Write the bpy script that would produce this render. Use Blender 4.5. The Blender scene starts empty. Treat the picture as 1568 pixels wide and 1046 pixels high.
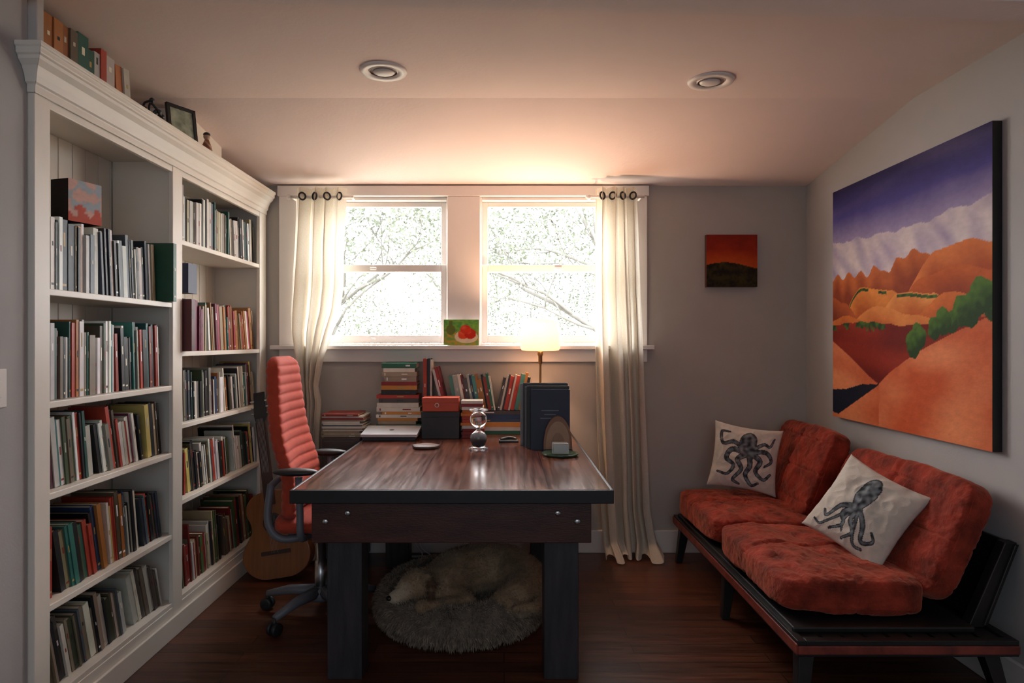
import bpy, bmesh, math, random
import numpy as np
from mathutils import Vector, Matrix, noise, Euler
sc = bpy.context.scene
sc.view_settings.view_transform='Standard'
R = random.Random(7)
def H(h):
    h=h.lstrip('#'); r=[int(h[i:i+2],16)/255 for i in (0,2,4)]
    return tuple((c/12.92 if c<=.04045 else ((c+.055)/1.055)**2.4) for c in r)
# ---------------------------------------------------------------- materials
def pmat(name,col=(.8,.8,.8),rough=.5,var=.0,scale=6,bump=0,bscale=None,metal=0,sheen=0,coat=0,attr=False,spec=.5,emis=None,es=0,stretch=None,trans=0,sheencol=None):
    m=bpy.data.materials.new(name); m.use_nodes=True
    n=m.node_tree.nodes; l=m.node_tree.links; b=n['Principled BSDF']
    b.inputs['Roughness'].default_value=rough; b.inputs['Metallic'].default_value=metal
    b.inputs['Specular IOR Level'].default_value=spec
    b.inputs['Sheen Weight'].default_value=sheen
    if sheencol: b.inputs['Sheen Tint'].default_value=(*sheencol,1)
    b.inputs['Coat Weight'].default_value=coat
    b.inputs['Transmission Weight'].default_value=trans
    if emis: b.inputs['Emission Color'].default_value=(*emis,1); b.inputs['Emission Strength'].default_value=es
    tc=n.new('ShaderNodeTexCoord'); mp=n.new('ShaderNodeMapping'); l.new(tc.outputs['Object'],mp.inputs['Vector'])
    if stretch: mp.inputs['Scale'].default_value=stretch
    nz=n.new('ShaderNodeTexNoise'); nz.inputs['Scale'].default_value=scale; nz.inputs['Detail'].default_value=5
    l.new(mp.outputs['Vector'],nz.inputs['Vector'])
    mr=n.new('ShaderNodeMapRange'); mr.inputs['From Min'].default_value=.3; mr.inputs['From Max'].default_value=.7
    mr.inputs['To Min'].default_value=1-var; mr.inputs['To Max'].default_value=1+var
    l.new(nz.outputs['Fac'],mr.inputs['Value'])
    vm=n.new('ShaderNodeVectorMath'); vm.operation='SCALE'; l.new(mr.outputs['Result'],vm.inputs['Scale'])
    if attr:
        at=n.new('ShaderNodeAttribute'); at.attribute_name='Col'; l.new(at.outputs['Color'],vm.inputs[0])
    else: vm.inputs[0].default_value=col
    l.new(vm.outputs['Vector'],b.inputs['Base Color'])
    if bump:
        n2=n.new('ShaderNodeTexNoise'); n2.inputs['Scale'].default_value=bscale or scale*4; n2.inputs['Detail'].default_value=4
        l.new(mp.outputs['Vector'],n2.inputs['Vector'])
        bp=n.new('ShaderNodeBump'); bp.inputs['Strength'].default_value=bump; bp.inputs['Distance'].default_value=.01
        l.new(n2.outputs['Fac'],bp.inputs['Height']); l.new(bp.outputs['Normal'],b.inputs['Normal'])
    return m
def plankmat(name,c1,c2,rough,rot=0,bw=1.1,rh=.09,coat=0,bump=.25,contrast=.45):
    m=bpy.data.materials.new(name); m.use_nodes=True
    n=m.node_tree.nodes; l=m.node_tree.links; b=n['Principled BSDF']
    tc=n.new('ShaderNodeTexCoord'); mp=n.new('ShaderNodeMapping'); l.new(tc.outputs['Object'],mp.inputs['Vector'])
    mp.inputs['Rotation'].default_value=(0,0,rot)
    br=n.new('ShaderNodeTexBrick'); br.inputs['Scale'].default_value=1; br.inputs['Brick Width'].default_value=bw
    br.inputs['Row Height'].default_value=rh; br.inputs['Mortar Size'].default_value=.0018; br.inputs['Mortar Smooth'].default_value=.1
    br.inputs['Color1'].default_value=(*c1,1); br.inputs['Color2'].default_value=(*c2,1); br.inputs['Mortar'].default_value=(.006,.003,.002,1)
    l.new(mp.outputs['Vector'],br.inputs['Vector'])
    mp2=n.new('ShaderNodeMapping'); mp2.inputs['Scale'].default_value=(2.5,40,10); l.new(mp.outputs['Vector'],mp2.inputs['Vector'])
    nz=n.new('ShaderNodeTexNoise'); nz.inputs['Scale'].default_value=1.5; nz.inputs['Detail'].default_value=8; l.new(mp2.outputs['Vector'],nz.inputs['Vector'])
    mr=n.new('ShaderNodeMapRange'); mr.inputs['From Min'].default_value=.3; mr.inputs['From Max'].default_value=.7; mr.inputs['To Min'].default_value=1-contrast; mr.inputs['To Max'].default_value=1+contrast
    l.new(nz.outputs['Fac'],mr.inputs['Value'])
    vm=n.new('ShaderNodeVectorMath'); vm.operation='SCALE'; l.new(br.outputs['Color'],vm.inputs[0]); l.new(mr.outputs['Result'],vm.inputs['Scale'])
    l.new(vm.outputs['Vector'],b.inputs['Base Color'])
    m3=n.new('ShaderNodeMapRange'); m3.inputs['From Min'].default_value=.3; m3.inputs['From Max'].default_value=.7; m3.inputs['To Min'].default_value=rough*.85; m3.inputs['To Max'].default_value=rough*1.2; l.new(nz.outputs['Fac'],m3.inputs['Value'])
    l.new(m3.outputs['Result'],b.inputs['Roughness'])
    bp=n.new('ShaderNodeBump'); bp.inputs['Strength'].default_value=bump; bp.inputs['Distance'].default_value=.003
    mx=n.new('ShaderNodeMath'); mx.operation='SUBTRACT'; l.new(nz.outputs['Fac'],mx.inputs[0]); l.new(br.outputs['Fac'],mx.inputs[1])
    l.new(mx.outputs[0],bp.inputs['Height']); l.new(bp.outputs['Normal'],b.inputs['Normal'])
    b.inputs['Coat Weight'].default_value=coat; b.inputs['Coat Roughness'].default_value=.12
    return m
def fabric_trans(name,col,fac):
    m=bpy.data.materials.new(name); m.use_nodes=True; n=m.node_tree.nodes; l=m.node_tree.links
    n.remove(n['Principled BSDF']); o=n['Material Output']
    d=n.new('ShaderNodeBsdfDiffuse'); t=n.new('ShaderNodeBsdfTranslucent'); mx=n.new('ShaderNodeMixShader'); mx.inputs[0].default_value=fac
    nz=n.new('ShaderNodeTexNoise'); nz.inputs['Scale'].default_value=150; tc=n.new('ShaderNodeTexCoord'); l.new(tc.outputs['Object'],nz.inputs['Vector'])
    cr=n.new('ShaderNodeMapRange'); cr.inputs['To Min'].default_value=.85; cr.inputs['To Max'].default_value=1.1; l.new(nz.outputs['Fac'],cr.inputs['Value'])
    vm=n.new('ShaderNodeVectorMath'); vm.operation='SCALE'; vm.inputs[0].default_value=col; l.new(cr.outputs['Result'],vm.inputs['Scale'])
    l.new(vm.outputs['Vector'],d.inputs['Color']); l.new(vm.outputs['Vector'],t.inputs['Color'])
    l.new(d.outputs[0],mx.inputs[1]); l.new(t.outputs[0],mx.inputs[2]); l.new(mx.outputs[0],o.inputs['Surface'])
    return m
M_wall=pmat('wall_paint',(.46,.415,.37),.85,.03,3,.05,120)
M_wallr=pmat('wall_paint_side',(.46,.44,.425),.8,.03,3,.05,120)
M_ceil=pmat('ceiling_paint',(.82,.67,.61),.8,.03,1.5,.08,60)
M_trim=pmat('white_trim_paint',(.80,.74,.69),.42,.02,4,.02,60)
M_shelf=pmat('shelf_paint',(.84,.77,.67),.45,.03,4,.02,60)
M_floor=plankmat('floor_wood',(.065,.022,.011),(.12,.040,.019),.34,0,1.1,.085)
M_desk=plankmat('desk_top_wood',(.075,.022,.012),(.135,.042,.021),.19,math.pi/2,3.0,.17,.25,.12,.55)
M_deskfr=pmat('desk_frame_wood',(.065,.018,.012),.4,.35,3,.1,30,stretch=(2,8,8))
M_desklg=pmat('desk_leg_wood',(.032,.027,.031),.5,.4,3,.15,30,stretch=(12,12,1.5))
M_black=pmat('black_wood',(.012,.010,.010),.45,.2,8,.05)
M_blackp=pmat('black_plastic',(.02,.02,.022),.45,.1)
M_metal=pmat('steel',(.6,.6,.6),.3,.05,metal=1)
M_brass=pmat('brass',(.45,.28,.12),.35,.05,metal=1)
M_book=pmat('book_cover',rough=.5,var=.08,scale=20,attr=True)
M_paint=pmat('oil_paint',rough=.65,var=.08,scale=25,bump=.12,bscale=60,attr=True,stretch=(1,1,2),spec=.2)
M_velvet=pmat('red_velvet',(.25,.028,.014),.8,.60,11,1.0,32,sheen=.45,sheencol=(1,.38,.24),spec=.2)
M_coral=pmat('coral_upholstery',(.48,.062,.03),.8,.08,30,.2,300,sheen=.1,spec=.25)
M_grey=pmat('grey_plastic',(.16,.16,.18),.45,.05)
M_curtain=fabric_trans('curtain_linen',(.78,.71,.60),.30)
M_attr=pmat('painted_fabric',rough=.85,var=.05,scale=40,bump=.2,bscale=250,attr=True,sheen=.2)
M_glass=pmat('clear_glass',(1,1,1),.02,trans=1)
M_fur=pmat('dog_fur',rough=.8,var=.15,scale=15,attr=True,sheen=.15)
M_bedf=pmat('bed_fleece',rough=.9,var=.2,scale=14,attr=True,sheen=.15)
# ---------------------------------------------------------------- mesh builder
class MB:
    def __init__(s): s.v=[];s.f=[];s.c=[];s.mi=[];s.sm=[]
    def add(s,vs,fs,col=(.5,.5,.5),mi=0,smooth=False,M=None,cols=None):
        o=len(s.v)
        for i,p in enumerate(vs):
            s.v.append(tuple(M@Vector(p)) if M is not None else tuple(p)); s.c.append(cols[i] if cols is not None else col)
        for f in fs: s.f.append([o+i for i in f]); s.mi.append(mi); s.sm.append(smooth)
    def box(s,a,b,mi=0,col=(.5,.5,.5),M=None):
        x0,y0,z0=a;x1,y1,z1=b
        s.add([(x0,y0,z0),(x1,y0,z0),(x1,y1,z0),(x0,y1,z0),(x0,y0,z1),(x1,y0,z1),(x1,y1,z1),(x0,y1,z1)],
          [(0,3,2,1),(4,5,6,7),(0,1,5,4),(1,2,6,5),(2,3,7,6),(3,0,4,7)],col,mi,False,M)
    def loft(s,secs,mi=0,col=(.5,.5,.5),cap=True,smooth=True,M=None,closed=True):
        n=len(secs[0]); vs=[p for q in secs for p in q]; fs=[]
        for i in range(len(secs)-1):
            for j in range(n if closed else n-1):
                k=(j+1)%n; fs.append((i*n+j,i*n+k,(i+1)*n+k,(i+1)*n+j))
        if cap and closed: fs.append(tuple(range(n-1,-1,-1))); fs.append(tuple(range((len(secs)-1)*n,len(secs)*n)))
        s.add(vs,fs,col,mi,smooth,M)
    def tube(s,pts,rad,n=8,mi=0,col=(.5,.5,.5),cap=True,M=None,sq=None):
        pts=[Vector(p) for p in pts]
        if not hasattr(rad,'__len__'): rad=[rad]*len(pts)
        secs=[];up=None
        for i,p in enumerate(pts):
            t=(pts[min(i+1,len(pts)-1)]-pts[max(i-1,0)]).normalized()
            if up is None:
                up=Vector((0,0,1)) if abs(t.z)<.9 else Vector((1,0,0))
            a=(up-t*up.dot(t)).normalized(); b=t.cross(a); up=a
            secs.append([p+rad[i]*(math.cos(2*math.pi*j/n)*a+math.sin(2*math.pi*j/n)*b) for j in range(n)])
        s.loft(secs,mi,col,cap,True,M)
    def lathe(s,prof,c=(0,0,0),n=24,mi=0,col=(.5,.5,.5),M=None,cap=True):
        secs=[[(c[0]+r*math.cos(2*math.pi*j/n),c[1]+r*math.sin(2*math.pi*j/n),c[2]+z) for j in range(n)] for r,z in prof]
        s.loft(secs,mi,col,cap,True,M)
    def ell(s,c,r,mi=0,col=(.5,.5,.5),n=16,M=None):
        secs=[]
        for i in range(n//2+1):
            th=math.pi*i/(n//2); th=min(max(th,.02),math.pi-.02)
            secs.append([(c[0]+r[0]*math.sin(th)*math.cos(2*math.pi*j/n),c[1]+r[1]*math.sin(th)*math.sin(2*math.pi*j/n),c[2]-r[2]*math.cos(th)) for j in range(n)])
        s.loft(secs,mi,col,True,True,M)
    def torus(s,c,Rr,r,M=None,mi=0,col=(.5,.5,.5),n=20,k=8):
        vs=[];fs=[]
        for i in range(n):
            for j in range(k):
                a=2*math.pi*i/n;b=2*math.pi*j/k
                vs.append((c[0]+(Rr+r*math.cos(b))*math.cos(a),c[1]+(Rr+r*math.cos(b))*math.sin(a),c[2]+r*math.sin(b)))
                fs.append((i*k+j,((i+1)%n)*k+j,((i+1)%n)*k+(j+1)%k,i*k+(j+1)%k))
        s.add(vs,fs,col,mi,True,M)
    def build(s,name,mats,bevel=0,parent=None,recalc=True,solid=0):
        me=bpy.data.meshes.new(name); me.from_pydata(s.v,[],s.f)
        for m in mats: me.materials.append(m)
        me.polygons.foreach_set('material_index',s.mi); me.polygons.foreach_set('use_smooth',s.sm)
        ca=me.color_attributes.new('Col','FLOAT_COLOR','POINT')
        ca.data.foreach_set('color',[x for c in s.c for x in (c[0],c[1],c[2],1)])
        if recalc:
            bm=bmesh.new(); bm.from_mesh(me); bmesh.ops.recalc_face_normals(bm,faces=bm.faces); bm.to_mesh(me); bm.free()
        me.update(); o=bpy.data.objects.new(name,me); sc.collection.objects.link(o)
        if bevel:
            b=o.modifiers.new('bevel','BEVEL'); b.width=bevel; b.segments=2; b.limit_method='ANGLE'; b.angle_limit=math.radians(50)
        if solid:
            b=o.modifiers.new('solid','SOLIDIFY'); b.thickness=solid
        if parent: o.parent=parent
        return o
def boxobj(name,a,b,mat,bevel=0):
    m=MB(); m.box(a,b); return m.build(name,[mat],bevel)
def T(x,y,z): return Matrix.Translation((x,y,z))
def Rot(ax,deg): return Matrix.Rotation(math.radians(deg),4,ax)
def sm(pts,n=8):
    P=[Vector(p) for p in pts]; P=[P[0]*2-P[1]]+P+[P[-1]*2-P[-2]]; out=[]
    for i in range(1,len(P)-2):
        for k in range(n):
            t=k/n; a,b,c,d=P[i-1],P[i],P[i+1],P[i+2]
            out.append(.5*((2*b)+(c-a)*t+(2*a-5*b+4*c-d)*t*t+(3*b-a-3*c+d)*t**3))
    out.append(P[-2]); return out
BW=4.27; XR=1.89; XL=-1.80
# ---------------------------------------------------------------- room
boxobj('floor',(-2.0,-1.6,-.06),(2.1,4.42,0),M_floor)
m=MB()
m.loft([[(x,-1.6,2.44),(x,3.15,2.44),(x,4.42,2.27),(x,4.42,2.6),(x,-1.6,2.6)] for x in (-2.0,2.1)],smooth=False)
m.build('ceiling',[M_ceil])
boxobj('wall_right',(XR,-1.6,0),(2.1,4.42,2.46),M_wallr)
boxobj('wall_left',(-2.0,2.15,0),(XL,4.42,2.46),M_shelf)
boxobj('wall_left_front',(-2.0,-1.6,0),(-1.50,2.15,2.46),M_wallr,.004)
boxobj('trim_4',(XL+.002,2.151,2.243),(-1.472,2.184,2.438),M_wallr,.003)
boxobj('wall_front',(-1.50,-1.6,0),(XR,-1.5,2.46),M_wallr)
W1=(-1.303,-.343); W2=(-.159,.83); ZB,ZT=1.29,2.222
m=MB()
m.box((XL,BW,0),(XR,4.42,ZB)); m.box((XL,BW,ZT),(XR,4.42,2.46)); m.box((XL,BW,ZB),(W1[0],4.42,ZT))
m.box((W1[1],BW,ZB),(W2[0],4.42,ZT)); m.box((W2[1],BW,ZB),(XR,4.42,ZT)); m.build('wall_back',[M_wall])
m=MB(); m.loft([[(-1.6,1.95,2.37),(XR,2.08,2.345),(XR,2.20,2.345),(-1.6,2.09,2.37)],[(-1.6,1.95,2.45),(XR,2.08,2.45),(XR,2.20,2.45),(-1.6,2.09,2.45)]],smooth=False)
m.build('trim_1',[M_ceil])
boxobj('baseboard_back',(-1.45,4.25,0),(XR,BW,.14),M_trim,.004)
boxobj('baseboard_right',(1.872,-1.5,0),(XR,4.25,.14),M_trim,.004)
# window casing
m=MB()
m.box((-1.40,4.245,1.293),(W1[0]+.01,4.275,2.221)); m.box((W1[1]-.01,4.245,1.293),(W2[0]+.01,4.275,2.221)); m.box((W2[1]-.01,4.245,1.293),(.89,4.275,2.221))
m.box((-1.41,4.238,2.222),(.90,4.275,2.285))
m.box((-1.44,4.19,1.268),(.925,4.275,1.292)); m.box((-1.40,4.245,1.19),(.89,4.275,1.267))
m.build('trim_2',[M_trim],.003)
def window(name,x0,x1):
    m=MB(); f=.035
    m.box((x0,4.277,ZB+.003),(x0+.02,4.42,ZT)); m.box((x1-.02,4.277,ZB+.003),(x1,4.42,ZT)); m.box((x0+.02,4.279,ZT-.02),(x1-.02,4.42,ZT)); m.box((x0+.02,4.279,ZB+.003),(x1-.02,4.42,ZB+.015))
    a,b=x0+.021,x1-.021; zm=1.775
    def sash(y,z0,z1,rb,rt):
        m.box((a,y,z0),(a+f,y+.035,z1)); m.box((b-f,y,z0),(b,y+.035,z1))
        m.box((a+f,y+.001,z0),(b-f,y+.034,z0+rb)); m.box((a+f,y+.001,z1-rt),(b-f,y+.034,z1))
    sash(4.335,zm-.02,ZT-.021,.045,.03); sash(4.298,ZB+.016,zm+.025,.05,.045)
    c=(x0+x1)/2
    m.tube([(c-.02,4.29,zm+.0),(c+.02,4.29,zm+.0)],.008); m.box((c-.015,4.285,ZB+.04),(c+.015,4.297,ZB+.05))
    m.build(name,[M_trim],.003)
window('window_1',*W1); window('window_2',*W2)
for i,(a,b) in enumerate((W1,W2)):
    L=bpy.data.lights.new('portal','AREA'); L.shape='RECTANGLE'; L.size=b-a; L.size_y=ZT-ZB; L.cycles.is_portal=True
    o=bpy.data.objects.new('window_portal_light',L); o.location=((a+b)/2,4.43,(ZB+ZT)/2); o.rotation_euler=(math.radians(-90),0,0); sc.collection.objects.link(o)
m=MB(); m.box((-1.50,1.98,1.12),(-1.493,2.05,1.235)); m.box((-1.493,2.005,1.15),(-1.489,2.025,1.20)); m.build('light_switch',[M_trim],.002)
# recessed lights
M_rec=pmat('recess_dark',(.22,.14,.11),.6)
for x,y in ((-.50,2.83),(.89,2.94)):
    m=MB(); n=32
    prof=[(.062,.0),(.066,-.008),(.094,-.010),(.098,-.003),(.098,.0)]
    m.lathe([(r,2.44+z) for r,z in prof],(x,y,0),n,cap=False)
    m.lathe([(.064,2.438),(.060,2.4385),(.056,2.432)],(x,y,0),n,mi=1,cap=False)
    m.lathe([(.062,2.4385),(.002,2.4388)],(x,y,0),n,mi=2,cap=False)
    m.ell((x,y+.012,2.4375),(.046,.040,.012),mi=1)
    m.build('recessed_ceiling_light',[M_trim,M_trim,M_rec])
# ---------------------------------------------------------------- bookcase
FX=-1.48
m=MB()
m.box((XL+.002,2.157,0),(FX-.02,2.18,2.13)); m.box((FX-.03,2.151,0),(FX,2.226,2.16))
m.box((XL+.03,3.085,0),(FX-.02,3.105,2.13)); m.box((FX-.02,3.05,.0),(FX,3.14,2.16))
m.box((XL+.002,4.2,0),(FX-.02,4.24,2.13)); m.box((FX-.02,4.135,0),(FX,4.242,2.16))
m.box((FX-.022,2.2,2.075),(FX-.003,4.2,2.155)); m.box((XL+.002,2.157,2.13),(FX-.006,4.242,2.15))
LS=[1.49,1.12,.82,.455,.15]; RS=[1.785,1.27,.937,.587,.15]
for z in LS: m.box((XL+.03,2.18,z-.022),(FX-.004,3.085,z))
for z in RS: m.box((XL+.03,3.105,z-.022),(FX-.004,4.2,z))
m.box((FX-.015,2.2,0),(FX-.001,4.2,.13)); m.box((FX,2.155,0),(FX+.012,4.24,.09))
y=2.18
while y<4.2:
    m.box((XL+.012,y+.0015,.0),(XL+.024,min(y+.0885,4.2)-.0015,2.13)); y+=.09
m.box((XL+.002,2.18,0),(XL+.012,4.2,2.13))
pos=[(0,2.10),(.008,2.10),(.008,2.125),(.016,2.13),(.02,2.15),(.032,2.175),(.048,2.19),(.05,2.20),(.058,2.205),(.058,2.222),(.064,2.226),(.064,2.24)]
prof=pos+[(-.05,2.24),(-.05,2.16),(0,2.16)]
m.loft([[(FX+a,2.15-max(a,0),z) for a,z in prof],[(FX+a,4.235,z) for a,z in prof]],smooth=False)
pr2=pos+[(-.004,2.24),(-.004,2.10)]
m.loft([[(-1.499,2.15-a,z) for a,z in pr2],[(FX+a,2.15-a,z) for a,z in pr2]],smooth=False)
m.box((XL+.002,2.16,2.222),(FX-.05,4.235,2.239))
m.build('built_in_bookcase',[M_shelf],.0025)
boxobj('trim_3',(XL,3.25,2.242),(-1.53,3.7,2.43),M_shelf,.004)
PALB=['e8e4da','d8d2c4','f0ece4','1c1c20','26303c','8a2420','b8402c','c07838','d8c070','2c5c50','3c8078','2c4468','5a4c3c','8a7c68','48505a','c8c4bc','141416','2a2422','a89878','6c2c44','4c5c3c','efe9dc','202024','b8b0a0','88847c','6c5c4c','101014']
def add_book(m,M,t,d,h,col,pg=None):
    c=min(.0025,t*.2); pg=pg or (.62,.55,.42)
    m.box((0,0,0),(c,d,h),0,col,M); m.box((t-c,0,0),(t,d,h),0,col,M); m.box((c,0,0),(t-c,c,h),0,col,M)
    m.box((c,c,.003),(t-c,d-.005,h-.003),0,pg,M)
    if R.random()<.55 and t>.008:
        lc=H(R.choice(['f0e8d0','b89858','ffffff','303030','903028','c8c0b0'])); a=R.uniform(.45,.7)*h; b=a+R.uniform(.05,.2)*h
        m.box((t*.36,-.0006,a),(t*.64,0,b),0,lc,M)
        if R.random()<.5: m.box((t*.2,-.0006,h*.07),(t*.8,0,h*.10),0,lc,M)
def rowM(o,a,d,h):
    a,d,h=Vector(a),Vector(d),Vector(h)
    return Matrix(((a.x,d.x,h.x,o[0]),(a.y,d.y,h.y,o[1]),(a.z,d.z,h.z,o[2]),(0,0,0,1)))
def book_row(name,M0,length,hm,segs,pal=None,dm=(.13,.2),tm=(.006,.026),inset=.02,seq=None):
    m=MB(); cur=0.0; pal=pal or PALB; hmin,hmax=hm; cnt=0
    for fe,lean in segs:
        th=math.radians(lean); first=True; base=R.uniform(hmin,hmax)
        while cur<fe*length:
            t=R.uniform(*tm)*(1 if R.random()<.85 else 1.4); 
            if R.random()<.3: base=R.uniform(hmin,hmax)
            h=min(max(base+R.uniform(-.012,.012),hmin),hmax); d=R.uniform(*dm)
            if first and lean>0: cur+=h*math.sin(th)
            w=t/math.cos(th) if lean else t+.0006
            end=cur+w
            if end>length: cur=length*2; break
            if lean>=0: L=T(cur,0,0)@Matrix.Rotation(-th,4,'Y')
            else: L=T(cur+w,0,0)@Matrix.Rotation(-th,4,'Y')@T(-t,0,0)
            col=H(seq[cnt%len(seq)] if seq else R.choice(pal)); cnt+=1; k_=R.uniform(.6,1.0); col=tuple(min(1,c*k_*R.uniform(.93,1.05)) for c in col)
            add_book(m,M0@L@T(0,inset+R.uniform(0,.012),0),t,d,h,col); cur+=w+.0004; first=False
        if lean<0: cur+=base*math.sin(-th)+.002
    return m.build(name,[M_book])
SH=lambda y,z:rowM((FX-.015,y,z+.001),(0,1,0),(-1,0,0),(0,0,1))
L=.845; y0=2.19
WH=PALB+['f0ece4','e8e4da','ffffff','1c1c20','e8e4da','f4f2ec','141416']
book_row('book_row',SH(y0,LS[0]),.79,(.20,.262),[(.45,0),(1,4)],['e8e4da','1c1c20','2c3c34','26303c','f0ece4','d8d2c4','9a8c78','141416','58606a','8a4030','e8e4da','ffffff','2c6870','c08048','f0ece4'])
book_row('book_row',SH(y0,LS[1]),L,(.21,.275),[(.55,0),(1,3)],WH)
book_row('book_row',SH(y0,LS[2]),L,(.18,.25),[(.4,7),(.8,12),(1,8)],WH+['3c8a88','b8402c'])
book_row('book_row',SH(y0,LS[3]),L,(.19,.28),[(.12,0),(.5,12),(.75,8),(1,12)],PALB+['d8c070','2c4468','b8402c'])
book_row('book_row',SH(y0,LS[4]),L,(.17,.25),[(.65,14),(1,17)],['e8e4da','9a8c78','6a5c4c','3c4430','202024','8a7c68','d8d2c4','4a4440','58606a'])
y0=3.15; L=1.03
book_row('book_row',SH(y0,RS[0]),L,(.20,.27),[(.6,0),(1,5)],['141416','e8e4da','26303c','f0ece4','9a8c78','58606a','2c5c50','c8c4bc','b8a888'])
book_row('book_row',SH(y0+.04,RS[1]),.99,(.18,.25),[(.3,0),(.7,6),(1,12)],['e8e4da','3c8a88','b8402c','f0ece4','7c2c4c','c08048','b8a888','b84a60','2c5c50'])
book_row('book_row',SH(y0,RS[2]),L,(.18,.26),[(.5,3),(1,9)],WH)
book_row('book_row',SH(y0,RS[3]),L,(.18,.27),[(.1,0),(.6,10),(1,12)],WH+['e0c050'])
book_row('book_row',SH(y0,RS[4]),L,(.18,.29),[(.5,9),(1,13)],['8a2420','e8e4da','4c6a3c','b8a888','202024','6a5c4c','7c3a2c'])
book_row('book_row',rowM((-1.475,2.19,2.242),(0,1,0),(-1,0,0),(0,0,1)),.55,(.135,.18),[(.75,0),(1,6)],None,tm=(.03,.045),dm=(.1,.13),seq=['b8703c','a8683a','c08048','b06a3c','6a5c4c','1c5c4c','2c6a5c','c8c4bc','b8402c','e8e4da','c27a4c','d8d2c4','e8e4da','d8c8a8'])
m=MB(); add_book(m,SH(3.018,1.492)@T(-.025,-.045,0),.028,.2,.255,(.02,.09,.05)); m.build('green_binder',[M_book])
m=MB(); add_book(m,SH(3.21,1.545)@T(0,-.01,0),.09,.15,.14,(.02,.03,.08)); m.build('navy_box',[M_book])
m=MB(); add_book(m,SH(3.146,1.272)@T(0,-.055,0),.035,.2,.24,(.09,.012,.015)); m.build('maroon_binder',[M_book])
m=MB(); Mx=T(-1.61,2.58,1.762)@Rot('Z',-18); m.box((-.05,-.07,0),(.035,.07,.155),0,(.012,.010,.010),Mx)
N=20; vs=[];cs=[];fs=[]
for i in range(N+1):
    for j in range(N+1):
        a,t=i/N,j/N; vs.append((.0355,-.07+.14*a,.155*t)); q=noise.noise((a*4,t*4,1))
        cs.append(H('c86050') if (t<.25+.3*q) else (H('a8b4bc') if q>0 else H('d8b0a4')))
fs=[(i*(N+1)+j,(i+1)*(N+1)+j,(i+1)*(N+1)+j+1,i*(N+1)+j+1) for i in range(N) for j in range(N)]
m.add(vs,fs,M=Mx,cols=cs); m.build('small_canvas_block',[M_paint])
# ornaments on top
m=MB(); R2=random.Random(3)
for k in range(9):
    a=k*.7; p=[Vector((-1.50,2.88,2.25)),Vector((-1.50+.03*math.cos(a),2.88+.05*math.sin(a),2.29+.01*(k%3))),Vector((-1.49+.04*math.cos(a+1),2.88+.09*math.sin(a+.6),2.27+.05*R2.random()))]
    m.tube(sm(p,5),.005,6); m.ell(tuple(p[2]),(.01,.012,.01))
m.lathe([(.03,2.241),(.03,2.247),(.008,2.255)],(-1.50,2.88,0)); m.build('iron_sculpture',[M_blackp])
m=MB(); Mf=T(-1.475,3.15,2.242)@Rot('Z',62)@Rot('X',-8)
w,h=.15,.165
for a,b in (((-w/2,0,0),(-w/2+.016,.015,h)),((w/2-.016,0,0),(w/2,.015,h)),((-w/2,0,0),(w/2,.015,.016)),((-w/2,0,h-.016),(w/2,.015,h))): m.box(a,b,0,M=Mf)
m.box((-w/2+.01,.006,.01),(w/2-.01,.012,h-.01),1,M=Mf); m.box((-.01,.01,0),(.01,.05,.01),0,M=Mf)
m.build('picture_frame',[M_blackp,pmat('frame_photo',(.35,.4,.3),.3,.4,30)],.001)
m=MB(); m.lathe([(.022,0),(.026,.01),(.018,.04),(.012,.055),(.01,.06)],(-1.455,3.34,2.242),col=(.35,.12,.06)); m.ell((-1.455,3.34,2.318),(.016,.016,.018),col=(.5,.32,.22)); m.ell((-1.455,3.34,2.328),(.017,.017,.012),col=(.04,.02,.015))
m.tube([(-1.455,3.32,2.29),(-1.435,3.31,2.27),(-1.43,3.33,2.265)],.005,col=(.5,.32,.22)); m.build('figurine',[M_book])
# ---------------------------------------------------------------- grids with vertex colours
def color_panel(m,org,ua,va,N,fn,mi=0):
    vs=[];cs=[]; org=Vector(org);ua=Vector(ua);va=Vector(va)
    for i in range(N+1):
        for j in range(N+1):
            a,t=i/N,j/N; vs.append(org+ua*a+va*t); cs.append(fn(a,t))
    fs=[(i*(N+1)+j,(i+1)*(N+1)+j,(i+1)*(N+1)+j+1,i*(N+1)+j+1) for i in range(N) for j in range(N)]
    m.add(vs,fs,cols=cs,mi=mi)
def interp(x,xs,ys):
    return float(np.interp(x,xs,ys))
def sst(x): x=max(0,min(1,x)); return x*x*(3-2*x)
def mix(a,b,f):
    f=max(0,min(1,f)); return tuple(x+(y-x)*f for x,y in zip(a,b))
C={k:H(v) for k,v in dict(sky0='2a2350',sky1='4c4488',sky2='a090b4',snow='dcccca',snow2='ac9cb4',red='701408',navy='141828',hill='c8582e',hill2='e88c5c',tree='26401a',tree2='507428').items()}
trees=[(.60,.325,.042),(.645,.345,.036),(.625,.368,.030),(.72,.378,.036),(.77,.402,.040),(.815,.40,.036),(.86,.435,.044),(.91,.45,.040),(.95,.472,.052),(1.0,.455,.05),(.90,.425,.04)]
def outl(pts,a):
    if a<pts[0][0] or a>pts[-1][0]: return -1
    for (x0,y0),(x1,y1) in zip(pts,pts[1:]):
        if x0<=a<=x1: return y0+(y1-y0)*sst((a-x0)/(x1-x0))
    return -1
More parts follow.
